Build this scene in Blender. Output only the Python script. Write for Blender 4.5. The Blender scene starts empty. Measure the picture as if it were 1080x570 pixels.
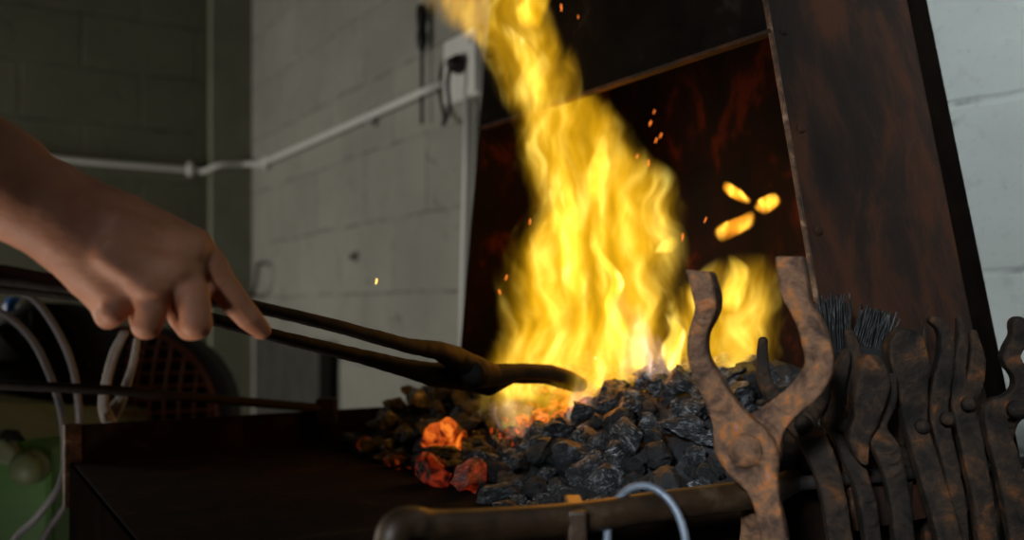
import bpy, bmesh, math, random
import numpy as np
from mathutils import Vector, Matrix, noise

C = bpy.context.scene.collection
H = 1.15            # camera height
HZ = 325.0          # horizon row
R = random.Random(7)

def P(px, py, Y):
    return Vector(((px - 540) / 1000 * Y, Y, H - (py - HZ) / 1000 * Y))

# ------------------------------------------------------------------ tagging
def tag(o, label=None, cat=None, group=None, kind=None):
    if label: o['label'] = label
    if cat: o['category'] = cat
    if group: o['group'] = group
    if kind: o['kind'] = kind
    return o

def empty(name, loc=(0, 0, 0), rz=0.0):
    o = bpy.data.objects.new(name, None)
    o.location = loc
    o.rotation_euler = (0, 0, rz)
    o.empty_display_size = 0.05
    C.objects.link(o)
    return o

def mesh_obj(name, verts, faces, mat, parent=None, smooth=True, loc=None):
    me = bpy.data.meshes.new(name)
    me.from_pydata([tuple(v) for v in verts], [], [tuple(f) for f in faces])
    me.update()
    if smooth:
        me.polygons.foreach_set('use_smooth', [True] * len(me.polygons))
    if mat: me.materials.append(mat)
    o = bpy.data.objects.new(name, me)
    C.objects.link(o)
    if parent: o.parent = parent
    if loc is not None: o.location = loc
    return o

def bm_obj(name, bm, mat, parent=None, smooth=False, loc=None):
    bmesh.ops.recalc_face_normals(bm, faces=bm.faces)
    me = bpy.data.meshes.new(name)
    bm.to_mesh(me); bm.free()
    if smooth:
        me.polygons.foreach_set('use_smooth', [True] * len(me.polygons))
    if mat: me.materials.append(mat)
    o = bpy.data.objects.new(name, me)
    C.objects.link(o)
    if parent: o.parent = parent
    if loc is not None: o.location = loc
    return o

def rel(pts, org):
    org = Vector(org)
    return [Vector(p) - org for p in pts]

# ------------------------------------------------------------------ basic shapes
def add_hexa(bm, c8, bevel=0.0):
    """c8: bottom 4 corners (ccw) then top 4."""
    vs = [bm.verts.new(c) for c in c8]
    fs = [(3, 2, 1, 0), (4, 5, 6, 7), (0, 1, 5, 4), (1, 2, 6, 5), (2, 3, 7, 6), (3, 0, 4, 7)]
    faces = [bm.faces.new([vs[i] for i in f]) for f in fs]
    if bevel > 0:
        es = list({e for f in faces for e in f.edges})
        bmesh.ops.bevel(bm, geom=es, offset=bevel, segments=2, affect='EDGES', profile=0.6)
    return bm

def add_box(bm, lo, hi, bevel=0.0, M=None):
    (a, b, c), (d, e, f) = lo, hi
    c8 = [Vector(p) for p in ((a, b, c), (d, b, c), (d, e, c), (a, e, c), (a, b, f), (d, b, f), (d, e, f), (a, e, f))]
    if M is not None: c8 = [M @ p for p in c8]
    return add_hexa(bm, c8, bevel)

def catmull(pts, n=8):
    pts = [list(p) for p in pts]
    out = []
    for i in range(len(pts) - 1):
        p0 = pts[max(i - 1, 0)]; p1 = pts[i]; p2 = pts[i + 1]; p3 = pts[min(i + 2, len(pts) - 1)]
        for k in range(n):
            t = k / n
            out.append([0.5 * ((2 * b) + (c - a) * t + (2 * a - 5 * b + 4 * c - d) * t * t + (3 * b - a - 3 * c + d) * t ** 3)
                        for a, b, c, d in zip(p0, p1, p2, p3)])
    out.append(pts[-1])
    return out

def add_tube(bm, pts, r, n=10, smooth_n=0, caps=True, flat=1.0):
    """pts list of Vector (or with radius as 4th)."""
    if smooth_n:
        pp = catmull([list(p) + ([] if len(p) == 4 else [r]) for p in pts], smooth_n)
    else:
        pp = [list(p) + ([] if len(p) == 4 else [r]) for p in pts]
    ctr = [Vector(p[:3]) for p in pp]; rad = [p[3] for p in pp]
    rings = []
    up = None
    for i, c in enumerate(ctr):
        a = ctr[max(i - 1, 0)]; b = ctr[min(i + 1, len(ctr) - 1)]
        t = (b - a).normalized()
        if up is None:
            up = Vector((0, 1, 0)) if abs(t.y) < 0.9 else Vector((1, 0, 0))
        s = t.cross(up).normalized(); up = s.cross(t).normalized()
        rings.append([bm.verts.new(c + (s * math.cos(q) + up * math.sin(q) * flat) * rad[i])
                      for q in [2 * math.pi * k / n for k in range(n)]])
    for r0, r1 in zip(rings[:-1], rings[1:]):
        for k in range(n):
            bm.faces.new((r0[k], r0[(k + 1) % n], r1[(k + 1) % n], r1[k]))
    if caps:
        bm.faces.new(rings[0][::-1]); bm.faces.new(rings[-1])
    return bm

def add_lathe(bm, prof, n=24, M=None):
    """prof: list of (r, z)."""
    rings = []
    for r, z in prof:
        ring = []
        for k in range(n):
            q = 2 * math.pi * k / n
            v = Vector((r * math.cos(q), r * math.sin(q), z))
            if M is not None: v = M @ v
            ring.append(bm.verts.new(v))
        rings.append(ring)
    for r0, r1 in zip(rings[:-1], rings[1:]):
        for k in range(n):
            bm.faces.new((r0[k], r0[(k + 1) % n], r1[(k + 1) % n], r1[k]))
    bm.faces.new(rings[0][::-1]); bm.faces.new(rings[-1])
    return bm

# ------------------------------------------------------------------ distance fields -> one smooth surface
def surface_nets(V, org, h):
    s = V < 0
    nx, ny, nz = V.shape
    corners = [(i, j, k) for i in (0, 1) for j in (0, 1) for k in (0, 1)]
    cnt = np.zeros((nx - 1, ny - 1, nz - 1), np.int8)
    for i, j, k in corners:
        cnt += s[i:nx - 1 + i, j:ny - 1 + j, k:nz - 1 + k]
    act = (cnt > 0) & (cnt < 8)
    idx = np.full(act.shape, -1, np.int64)
    cells = np.argwhere(act)
    idx[act] = np.arange(len(cells))
    acc = np.zeros((len(cells), 3)); num = np.zeros(len(cells))
    for a in range(8):
        for b in range(a + 1, 8):
            ca, cb = np.array(corners[a]), np.array(corners[b])
            if np.abs(ca - cb).sum() != 1: continue
            va = V[tuple((cells + ca).T)]; vb = V[tuple((cells + cb).T)]
            m = (va < 0) != (vb < 0)
            t = np.where(m, va / np.where(m, va - vb, 1), 0)[:, None]
            acc += np.where(m[:, None], ca + t * (cb - ca), 0); num += m
    pos = (cells + acc / num[:, None]) * h + np.array(org)
    faces = []
    for ax in range(3):
        b1, b2 = [a for a in range(3) if a != ax]
        sl0 = [slice(None)] * 3; sl1 = [slice(None)] * 3
        sl0[ax] = slice(0, -1); sl1[ax] = slice(1, None)
        A = s[tuple(sl0)]; B = s[tuple(sl1)]
        e = np.argwhere(A != B)
        ok = (e[:, b1] > 0) & (e[:, b2] > 0) & (e[:, b1] < V.shape[b1] - 1) & (e[:, b2] < V.shape[b2] - 1)
        e = e[ok]
        flip = A[tuple(e.T)]
        q = []
        for d1, d2 in ((-1, -1), (0, -1), (0, 0), (-1, 0)):
            c = e.copy(); c[:, b1] += d1; c[:, b2] += d2
            q.append(idx[tuple(c.T)])
        q = np.stack(q, 1)
        if ax == 1: flip = ~flip
        q[~flip] = q[~flip][:, ::-1]
        faces.append(q)
    return pos, np.concatenate(faces)

def prim_eval(p, X, Y, Z):
    a = np.array(p[1], float); b = np.array(p[2], float); ab = b - a
    if p[0] == 'cap':
        t = np.clip(((X - a[0]) * ab[0] + (Y - a[1]) * ab[1] + (Z - a[2]) * ab[2]) / max(ab @ ab, 1e-12), 0, 1)
        return np.sqrt((X - a[0] - t * ab[0]) ** 2 + (Y - a[1] - t * ab[1]) ** 2 + (Z - a[2] - t * ab[2]) ** 2) - (p[3] + t * (p[4] - p[3]))
    rr = 0.0014
    tu = ((X - a[0]) * ab[0] + (Z - a[2]) * ab[2] + 0 * Y) / max(ab[0] ** 2 + ab[2] ** 2, 1e-12); t = np.clip(tu, 0, 1)
    ln = max(math.hypot(ab[0], ab[2]), 1e-6); ex = min(max(p[3], p[4]) / ln, 6.0); ty = np.clip(tu, -ex, 1 + ex) if ln > .004 else t
    d2 = np.sqrt((X - a[0] - t * ab[0]) ** 2 + (Z - a[2] - t * ab[2]) ** 2) - (p[3] + t * (p[4] - p[3])) + rr
    dy = np.abs(Y - a[1] - ty * ab[1]) - (p[5] + t * (p[6] - p[5])) + rr
    return np.minimum(np.maximum(d2, dy), 0) + np.sqrt(np.maximum(d2, 0) ** 2 + np.maximum(dy, 0) ** 2) - rr

def prad(p): return max(p[3], p[4]) if p[0] == 'cap' else max(p[3:7])

def sdf_build(groups, h, pad=0.012):
    """groups: (list of prims, k); a group is a hard union, groups blend with radius k, negative k carves.
    prims: ('cap', a, b, ra, rb) round; ('flat', a, b, wa, wb, ha, hb) bar in the XZ plane."""
    lo = np.full(3, 1e9); hi = np.full(3, -1e9)
    for g, k in groups:
        if k < 0: continue
        for p in g:
            for q in (p[1], p[2]):
                lo = np.minimum(lo, np.array(q) - prad(p)); hi = np.maximum(hi, np.array(q) + prad(p))
    lo -= pad; hi += pad
    n = np.ceil((hi - lo) / h).astype(int) + 1
    V = np.full(n, 1.0)
    ax = [lo[i] + np.arange(n[i]) * h for i in range(3)]
    def box(g, kk):
        r = [prad(p) + kk + 3 * h for p in g]
        l = np.min([np.minimum(p[1], p[2]) - q for p, q in zip(g, r)], 0); u = np.max([np.maximum(p[1], p[2]) + q for p, q in zip(g, r)], 0)
        i0 = np.clip(((l - lo) / h).astype(int), 0, n); i1 = np.clip(((u - lo) / h).astype(int) + 2, 0, n)
        return i0, i1
    def axes(i0, i1): return ax[0][i0[0]:i1[0], None, None], ax[1][None, i0[1]:i1[1], None], ax[2][None, None, i0[2]:i1[2]]
    for g, k in groups:
        kk = abs(k)
        i0, i1 = box(g, kk)
        if (i1 <= i0).any(): continue
        D = np.full(i1 - i0, 1.0)
        for p in g:
            j0, j1 = box([p], kk)
            if (j1 <= j0).any(): continue
            S = D[j0[0] - i0[0]:j1[0] - i0[0], j0[1] - i0[1]:j1[1] - i0[1], j0[2] - i0[2]:j1[2] - i0[2]]
            S[...] = np.minimum(S, prim_eval(p, *axes(j0, j1)))
        S = V[i0[0]:i1[0], i0[1]:i1[1], i0[2]:i1[2]]
        if k < 0:
            hh = np.maximum(kk - np.abs(S + D), 0) / kk
            S[...] = np.maximum(S, -D) + hh * hh * kk / 4
        elif kk > 0:
            hh = np.maximum(kk - np.abs(S - D), 0) / kk
            S[...] = np.minimum(S, D) - hh * hh * kk / 4
        else: S[...] = np.minimum(S, D)
    return V, lo

def sdf_obj(name, prims, h, mat, parent=None, loc=None, jitter=0.0, jscale=80):
    V, lo = sdf_build(prims, h)
    pos, faces = surface_nets(V, lo, h)
    if jitter:
        pos = np.array([Vector(p) + noise.noise_vector(Vector(p) * jscale) * jitter for p in pos])
    return mesh_obj(name, pos.tolist(), faces.tolist(), mat, parent, True, loc)

# ------------------------------------------------------------------ materials
def new_mat(name):
    m = bpy.data.materials.new(name); m.use_nodes = True
    nt = m.node_tree; nt.nodes.clear()
    out = nt.nodes.new('ShaderNodeOutputMaterial')
    return m, nt, out

def nd(nt, kind, **kw):
    n = nt.nodes.new(kind)
    for k, v in kw.items():
        if k.startswith('i_'):
            n.inputs[k[2:].replace('_', ' ')].default_value = v
        else: setattr(n, k, v)
    return n

def ramp(nt, fac, stops, interp='LINEAR'):
    r = nt.nodes.new('ShaderNodeValToRGB'); r.color_ramp.interpolation = interp
    el = r.color_ramp.elements
    while len(el) < len(stops): el.new(0.5)
    for e, (p, c) in zip(el, stops):
        e.position = p
        e.color = (c, c, c, 1) if isinstance(c, (int, float)) else (*c, 1)
    nt.links.new(fac, r.inputs[0])
    return r.outputs[0]

def coords(nt, scale=(1, 1, 1), kind='Object', rnd=False):
    tc = nt.nodes.new('ShaderNodeTexCoord')
    mp = nt.nodes.new('ShaderNodeMapping'); mp.inputs['Scale'].default_value = scale
    nt.links.new(tc.outputs[kind], mp.inputs[0])
    if rnd:
        oi = nt.nodes.new('ShaderNodeObjectInfo')
        mul = nt.nodes.new('ShaderNodeVectorMath'); mul.operation = 'SCALE'
        mul.inputs[0].default_value = (7.1, 3.3, 5.7); nt.links.new(oi.outputs['Random'], mul.inputs['Scale'])
        nt.links.new(mul.outputs[0], mp.inputs['Location'])
    return mp.outputs[0]

def tnoise(nt, vec, scale, detail=5, rough=0.6, dist=0.0):
    n = nt.nodes.new('ShaderNodeTexNoise')
    n.inputs['Scale'].default_value = scale; n.inputs['Detail'].default_value = detail
    n.inputs['Roughness'].default_value = rough; n.inputs['Distortion'].default_value = dist
    nt.links.new(vec, n.inputs['Vector'])
    return n.outputs['Fac']

def mixc(nt, fac, a, b, mode='MIX'):
    m = nt.nodes.new('ShaderNodeMix'); m.data_type = 'RGBA'; m.blend_type = mode
    for sock, v in ((m.inputs[0], fac), (m.inputs[6], a), (m.inputs[7], b)):
        if hasattr(v, 'is_linked') or isinstance(v, bpy.types.NodeSocket): nt.links.new(v, sock)
        elif isinstance(v, (int, float)): sock.default_value = v
        else: sock.default_value = (*v, 1)
    return m.outputs[2]

def math_n(nt, op, a, b=None, clamp=False):
    m = nt.nodes.new('ShaderNodeMath'); m.operation = op; m.use_clamp = clamp
    for i, v in enumerate((a, b)):
        if v is None: continue
        if isinstance(v, (int, float)): m.inputs[i].default_value = v
        else: nt.links.new(v, m.inputs[i])
    return m.outputs[0]

def bump(nt, height, strength=0.5, dist=0.002):
    b = nt.nodes.new('ShaderNodeBump'); b.inputs['Strength'].default_value = strength
    b.inputs['Distance'].default_value = dist
    nt.links.new(height, b.inputs['Height'])
    return b.outputs[0]

def surf(name, stops, scale=30, rough=0.7, metal=0.0, bstr=0.5, bdist=0.001, stretch=(1, 1, 1), detail=6, fine=250, spec=0.5, rnd=True):
    m, nt, out = new_mat(name)
    v = coords(nt, stretch, rnd=rnd)
    f = tnoise(nt, v, scale, detail, 0.65, 0.4)
    col = ramp(nt, f, stops)
    p = nt.nodes.new('ShaderNodeBsdfPrincipled')
    nt.links.new(col, p.inputs['Base Color'])
    p.inputs['Roughness'].default_value = rough; p.inputs['Metallic'].default_value = metal
    p.inputs['Specular IOR Level'].default_value = spec
    f2 = tnoise(nt, v, fine, 3, 0.6)
    hsum = math_n(nt, 'ADD', f, math_n(nt, 'MULTIPLY', f2, 0.4))
    nt.links.new(bump(nt, hsum, bstr, bdist), p.inputs['Normal'])
    nt.links.new(p.outputs[0], out.inputs[0])
    return m

def wall_mat(name, base, grime):
    m, nt, out = new_mat(name)
    v = coords(nt, rnd=False)
    # wobble so that the courses are not ruler straight
    wob = nt.nodes.new('ShaderNodeTexNoise'); wob.inputs['Scale'].default_value = 5; nt.links.new(v, wob.inputs['Vector'])
    sub = nt.nodes.new('ShaderNodeVectorMath'); sub.operation = 'SUBTRACT'; nt.links.new(wob.outputs['Color'], sub.inputs[0]); sub.inputs[1].default_value = (.5, .5, .5)
    sc = nt.nodes.new('ShaderNodeVectorMath'); sc.operation = 'SCALE'; nt.links.new(sub.outputs[0], sc.inputs[0]); sc.inputs['Scale'].default_value = 0.022
    ad = nt.nodes.new('ShaderNodeVectorMath'); ad.operation = 'ADD'; nt.links.new(v, ad.inputs[0]); nt.links.new(sc.outputs[0], ad.inputs[1])
    br = nt.nodes.new('ShaderNodeTexBrick')
    br.inputs['Scale'].default_value = 1; br.inputs['Mortar Size'].default_value = 0.007; br.inputs['Mortar Smooth'].default_value = 0.9
    br.inputs['Brick Width'].default_value = 0.4; br.inputs['Row Height'].default_value = 0.2; br.inputs['Bias'].default_value = 0
    br.inputs['Color1'].default_value = (1, 1, 1, 1); br.inputs['Color2'].default_value = (.88, .88, .88, 1); br.inputs['Mortar'].default_value = (.94, .94, .94, 1)
    nt.links.new(ad.outputs[0], br.inputs['Vector'])
    # broken dark crack along some joints
    f1 = tnoise(nt, v, 3.0, 6, 0.65, 0.5)
    f2 = tnoise(nt, v, 22, 5, 0.7)
    f3 = tnoise(nt, v, 9, 4, 0.6, 0.8)
    joint = ramp(nt, br.outputs['Fac'], [(0.3, 0.0), (1.0, 1.0)])
    crack = math_n(nt, 'MULTIPLY', joint, ramp(nt, f3, [(0.44, 0.0), (0.55, 1.0)]))
    col = mixc(nt, ramp(nt, f1, [(0.35, 0.0), (0.7, 1.0)]), base, tuple(c * 0.78 for c in base))
    col = mixc(nt, 1.0, col, br.outputs['Color'], 'MULTIPLY')
    col = mixc(nt, ramp(nt, f2, [(0.56, 0.0), (0.8, 0.55)]), col, grime)
    col = mixc(nt, math_n(nt, 'MULTIPLY', crack, 0.55), col, tuple(c * 0.35 for c in grime))
    vo = nt.nodes.new('ShaderNodeTexVoronoi'); vo.feature = 'DISTANCE_TO_EDGE'; vo.inputs['Scale'].default_value = 4.5
    w2_ = nt.nodes.new('ShaderNodeVectorMath'); w2_.operation = 'MULTIPLY_ADD'; nt.links.new(wob.outputs['Color'], w2_.inputs[0]); w2_.inputs[1].default_value = (.35, .25, .2); nt.links.new(v, w2_.inputs[2])
    nt.links.new(w2_.outputs[0], vo.inputs['Vector'])
    line = ramp(nt, vo.outputs['Distance'], [(0.0, 1.0), (0.030, 0.0)])
    mask = ramp(nt, f3, [(0.55, 0.0), (0.66, 1.0)])
    col = mixc(nt, math_n(nt, 'MULTIPLY', math_n(nt, 'MULTIPLY', line, mask), 0.6), col, tuple(c * 0.35 for c in grime))
    fs_ = tnoise(nt, v, 90, 4, 0.7)
    col = mixc(nt, ramp(nt, fs_, [(0.58, 0.0), (0.75, 0.35)]), col, grime)
    p = nt.nodes.new('ShaderNodeBsdfPrincipled')
    nt.links.new(col, p.inputs['Base Color']); p.inputs['Roughness'].default_value = 0.75
    hgt = math_n(nt, 'ADD', math_n(nt, 'MULTIPLY', br.outputs['Fac'], -1.0), math_n(nt, 'MULTIPLY', f2, 0.45))
    nt.links.new(bump(nt, hgt, 0.5, 0.004), p.inputs['Normal'])
    nt.links.new(p.outputs[0], out.inputs[0])
    return m

M = {}
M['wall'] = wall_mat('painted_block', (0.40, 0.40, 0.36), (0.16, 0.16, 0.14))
M['wall_shaded'] = wall_mat('painted_block_shaded', (0.185, 0.19, 0.135), (0.09, 0.09, 0.065))  # left wall: its weaker light is partly put into this darker colour
M['pilaster'] = surf('pilaster_paint', [(0.3, (.20, .205, .155)), (0.7, (.27, .275, .21))], 8, 0.8, 0, 0.4, 0.002, rnd=False)
M['floor'] = surf('concrete', [(0.3, (.10, .095, .085)), (0.7, (.18, .17, .155))], 6, 0.85, rnd=False)
M['rust'] = surf('hood_rust', [(0.30, (.005, .003, .002)), (0.46, (.016, .007, .004)), (0.58, (.045, .014, .005)), (0.70, (.010, .006, .005)), (0.85, (.06, .052, .045))],
                 13, 0.8, 0.0, 0.8, 0.002, (1, 1, 0.45), spec=.2, rnd=False)
M['soot'] = surf('hood_soot', [(0.42, (.002, .0007, .0004)), (0.56, (.006, .0013, .0005)), (0.66, (.045, .007, .0015)), (0.76, (.006, .002, .0008))],
                 16, 0.85, 0.0, 0.6, 0.0015, (1, 1, 0.6), spec=.12, rnd=False)
M['black'] = surf('black_paint', [(0.3, (.004, .004, .004)), (0.7, (.010, .009, .009))], 20, 0.8, spec=0.2)
M['matt_black'] = surf('sooty_apron', [(0.3, (.003, .002, .0018)), (0.7, (.006, .004, .003))], 20, 1.0, spec=0.0)
M['soot_front'] = surf('sooty_front', [(0.35, (.002, .0013, .001)), (0.6, (.005, .0032, .0024)), (0.8, (.025, .017, .012))], 14, 0.9, 0.0, 0.8, 0.002, spec=.04, rnd=False)
M['edge'] = surf('worn_edge', [(0.38, (.02, .010, .006)), (0.55, (.09, .04, .02)), (0.72, (.26, .17, .11))], 60, 0.5, 0.4)
M['tray'] = surf('tray_steel', [(0.3, (.006, .0035, .002)), (0.55, (.014, .007, .0035)), (0.8, (.04, .02, .009))], 22, 0.95, 0.0, 0.8, 0.002, spec=.08)
M['iron'] = surf('forged_iron', [(0.34, (.004, .003, .0025)), (0.48, (.014, .009, .006)), (0.58, (.032, .017, .009)), (0.66, (.085, .030, .008)), (0.78, (.055, .055, .06))],
                 38, 0.8, 0.0, 0.9, 0.003, spec=.18)
M['iron_light'] = surf('rusty_tong_iron', [(0.36, (.03, .014, .008)), (0.47, (.10, .048, .024)), (0.56, (.16, .078, .038)), (0.63, (.30, .095, .016)), (0.72, (.16, .165, .21))],
                       60, 0.7, 0.1, 1.0, 0.004, spec=.3)
M['iron_dark'] = surf('black_iron', [(0.3, (.006, .005, .004)), (0.6, (.014, .010, .008)), (0.8, (.03, .018, .013))], 60, 0.75, 0.0, 0.8, 0.0012, spec=.2)
M['steel'] = surf('ring_steel', [(0.3, (.10, .12, .15)), (0.6, (.22, .25, .30)), (0.8, (.12, .08, .05))], 70, 0.5, 0.5)
M['rail'] = surf('rail_bronze', [(0.3, (.015, .007, .003)), (0.55, (.040, .020, .008)), (0.75, (.10, .065, .04))], 40, 0.5, 0.2)
M['white'] = surf('white_plastic', [(0.3, (.80, .81, .80)), (0.7, (.88, .88, .86))], 12, 0.45, 0, 0.1)
M['rubber'] = surf('black_rubber', [(0.3, (.010, .010, .011)), (0.7, (.03, .03, .032))], 40, 0.55)
M['cable'] = surf('grey_cable', [(0.3, (.14, .14, .16)), (0.7, (.22, .22, .25))], 20, 0.4, 0, 0.1)
M['green'] = surf('green_enamel', [(0.3, (.06, .19, .035)), (0.7, (.10, .28, .055))], 8, 0.5, 0, 0.2)
M['palegreen'] = surf('pale_green_enamel', [(0.3, (.13, .17, .08)), (0.7, (.20, .24, .12))], 12, 0.5, 0, 0.2)
M['blue'] = surf('blue_plastic', [(0.3, (.01, .12, .55)), (0.7, (.03, .20, .75))], 10, 0.4, 0, 0.1)
M['beige'] = surf('beige_plastic', [(0.3, (.28, .25, .19)), (0.7, (.42, .42, .38))], 14, 0.6, 0, 0.1)
M['guard'] = surf('guard_wire', [(0.3, (.07, .022, .016)), (0.7, (.19, .07, .05))], 30, 0.6)
M['pincer'] = surf('grey_steel', [(0.3, (.20, .18, .17)), (0.7, (.34, .31, .29))], 50, 0.5, 0.3)
M['copper'] = surf('copper_tube', [(0.3, (.35, .12, .05)), (0.7, (.5, .2, .09))], 30, 0.5, 0.3)
M['panel'] = surf('dark_panel', [(0.3, (.03, .03, .027)), (0.7, (.06, .06, .055))], 10, 0.8)
M['bristle'] = surf('burnt_bristle', [(0.40, (.003, .003, .003)), (0.56, (.010, .009, .008)), (0.70, (.08, .08, .08))], 120, 0.6, 0.2, 1.0, 0.004, (1, 1, .5))

def skin_mat():
    m, nt, out = new_mat('skin')
    v = coords(nt)
    f = tnoise(nt, v, 30, 5, 0.6)
    f2 = tnoise(nt, v, 420, 3, 0.6)
    vw = coords(nt, (60, 60, 160))
    f3 = tnoise(nt, vw, 1.2, 4, 0.6, 1.2)
    col = ramp(nt, f, [(0.3, (.36, .13, .065)), (0.55, (.46, .19, .10)), (0.75, (.52, .23, .13))])
    col = mixc(nt, ramp(nt, f3, [(0.5, 0.0), (0.75, 0.3)]), col, (.30, .12, .075))
    p = nt.nodes.new('ShaderNodeBsdfPrincipled')
    nt.links.new(col, p.inputs['Base Color'])
    p.inputs['Roughness'].default_value = 0.62
    p.inputs['Subsurface Weight'].default_value = 0.12
    p.inputs['Subsurface Radius'].default_value = (.012, .004, .002)
    p.inputs['Subsurface Scale'].default_value = 0.5
    h = math_n(nt, 'ADD', math_n(nt, 'MULTIPLY', f3, 0.8), math_n(nt, 'MULTIPLY', f2, 0.3))
    nt.links.new(bump(nt, h, 0.5, 0.0012), p.inputs['Normal'])
    nt.links.new(p.outputs[0], out.inputs[0])
    return m
M['skin'] = skin_mat()

def coal_mat(name, glow=0.0, lo=0.5, hi=0.7, gcol=((.9, .04, .0), (1.0, .28, .02)), ash_glint=1.0, warm=False):
    m, nt, out = new_mat(name)
    v = coords(nt, (1, 1, 1), rnd=True)
    oi = nt.nodes.new('ShaderNodeObjectInfo')
    f = tnoise(nt, v, 1.5, 6, 0.72, 0.6)
    vs = coords(nt, (1, 1, 4), rnd=True)
    f2 = tnoise(nt, vs, 2.2, 6, 0.75)
    A = ramp(nt, f, [(0.40, (.005, .005, .005)), (0.54, (.022, .022, .024)), (0.62, (.17 * ash_glint, .175 * ash_glint, .185 * ash_glint)), (0.74, (.5 * ash_glint, .49 * ash_glint, .48 * ash_glint))])  # pale ash, with daylight glints on the facets put into the same colour
    if warm:
        A = ramp(nt, f, [(0.35, (.03, .015, .01)), (0.5, (.12, .05, .03)), (0.65, (.25, .13, .09)), (0.8, (.3, .24, .22))])
    B = mixc(nt, ramp(nt, f2, [(0.54, 0.0), (0.64, 0.85)]), A, (.40 * ash_glint, .41 * ash_glint, .43 * ash_glint))
    col = mixc(nt, ramp(nt, oi.outputs['Random'], [(0.25, 0.93), (0.75, 0.0)]), B, (.008, .008, .009))
    p = nt.nodes.new('ShaderNodeBsdfPrincipled')
    nt.links.new(col, p.inputs['Base Color']); p.inputs['Roughness'].default_value = 0.55
    h = math_n(nt, 'ADD', f, f2)
    nt.links.new(bump(nt, h, 0.9, 0.004), p.inputs['Normal'])
    if glow:
        g = tnoise(nt, v, 1.1, 5, 0.65, 1.0)
        gm = ramp(nt, g, [(lo, 0.0), (hi, 1.0)])
        gc = ramp(nt, g, [(lo, gcol[0]), (min(hi + 0.08, 1), gcol[1])])
        nt.links.new(gc, p.inputs['Emission Color'])
        nt.links.new(math_n(nt, 'MULTIPLY', gm, glow), p.inputs['Emission Strength'])
    nt.links.new(p.outputs[0], out.inputs[0])
    return m
M['coal'] = coal_mat('coal')
M['coal_bed'] = surf('coal_dust', [(0.4, (.006, .006, .007)), (0.6, (.02, .02, .022)), (0.75, (.08, .08, .085))], 70, 0.8, 0, 1.0, 0.004)
M['coal_warm'] = coal_mat('coal_singed', 0.35, 0.55, 0.75, warm=True)
M['ember'] = coal_mat('ember_coal', 0.9, 0.52, 0.70)
M['ember_hot'] = coal_mat('hot_ember_coal', 0.95, 0.42, 0.62, ((1.0, .05, .0), (1.0, .30, .03)))
M['ember_red'] = coal_mat('red_ember_coal', 0.22, 0.45, 0.68, ((.8, .03, .005), (1.0, .10, .02)), warm=True)

# ------------------------------------------------------------------ room
AW = 1.2                                     # right wall plane: X + 0.6 Y = AW
def WR(px, py, off=0.0):
    x = (px - 540) / 1000
    Y = (AW - off * 1.16619) / (x + 0.6)
    return P(px, py, Y)
xc = (262 - 540) / 1000
Yc = AW / (xc + 0.6); Xc = xc * Yc
CL = 0.6 * Xc - Yc                           # left wall plane: 0.6 X - Y = CL
def WL(px, py, off=0.0):
    x = (px - 540) / 1000
    Y = (-CL - off * 1.16619) / (1 - 0.6 * x)
    return P(px, py, Y)
UV = Vector((1, 0.6, 0)).normalized(); VV = Vector((-0.6, 1, 0)).normalized()
ANG = math.atan2(0.6, 1)
corner = Vector((Xc, Yc, 0))

def wall(name, org, ux, length, mat):
    """thick wall with its face through org along ux; texture plane = local XY"""
    z = Vector((0, 0, 1))
    n = ux.cross(z)                # faces the room
    o = empty_matrix = Matrix((ux.to_4d(), z.to_4d(), n.to_4d(), (0, 0, 0, 1))).transposed()
    o.translation = org
    bm = bmesh.new()
    add_box(bm, (0, 0, -0.15), (length, 3.0, 0))
    ob = bm_obj(name, bm, mat)
    ob.matrix_world = o
    tag(ob, kind='structure')
    return ob
# shift the texture origin so that the joints fall where the photo has them: course height 0.2 with a joint at z = 1.19
zoff = -0.01
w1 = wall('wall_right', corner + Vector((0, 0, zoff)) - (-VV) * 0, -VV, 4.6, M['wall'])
w2 = wall('wall_left', corner - UV * 4.0 + Vector((0, 0, zoff + .03)), UV, 4.0, M['wall_shaded'])
bm = bmesh.new(); add_box(bm, (-5, -2, -0.1), (4, 6, 0)); tag(bm_obj('floor', bm, M['floor']), kind='structure')
# pilaster in the corner
bm = bmesh.new()
MM = Matrix.Translation(corner) @ Matrix.Rotation(ANG, 4, 'Z')
add_box(bm, (-0.155, -0.05, 0.0), (0.0, 0.0, 3.0), 0.004, MM)
tag(bm_obj('trim_1', bm, M['pilaster']), kind='structure')

# ------------------------------------------------------------------ things on the wall
r = empty('conduit', WR(400, 120)); tag(r, 'long white plastic conduit crossing both block walls to the socket', 'pipe')
pts = [WL(-30, 155, .02), WL(65, 168, .02), WL(198, 179, .02), WL(214, 181, .03), WL(233, 174, .075), WL(262, 173, .075), WR(276, 172, .025), WR(330, 149, .02), WR(466, 88, .02)]
bm = bmesh.new(); add_tube(bm, rel(pts, r.location), 0.0105, 12, 4)
bm_obj('pipe', bm, M['white'], r, True)
for q, rr in ((WL(200, 178, .02), .016), (WR(279, 171, .02), .014), (WR(389, 123, .02), .012)):
    bm = bmesh.new(); d = q - r.location
    add_box(bm, (d.x - .006, d.y - rr, d.z - .028), (d.x + .010, d.y + rr, d.z + .020), 0.003)
    bm_obj('clip', bm, M['white'], r)
top = WR(494, 104, .02)
bm = bmesh.new(); b = WR(488, 420, .02)
add_tube(bm, rel([top, WR(493, 180, .02), WR(490, 300, .02), b], top), 0.0105, 12)
tag(bm_obj('downpipe', bm, M['white'], None, True, top), 'white vertical conduit dropping below the wall socket beside the hood', 'pipe')

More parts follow.
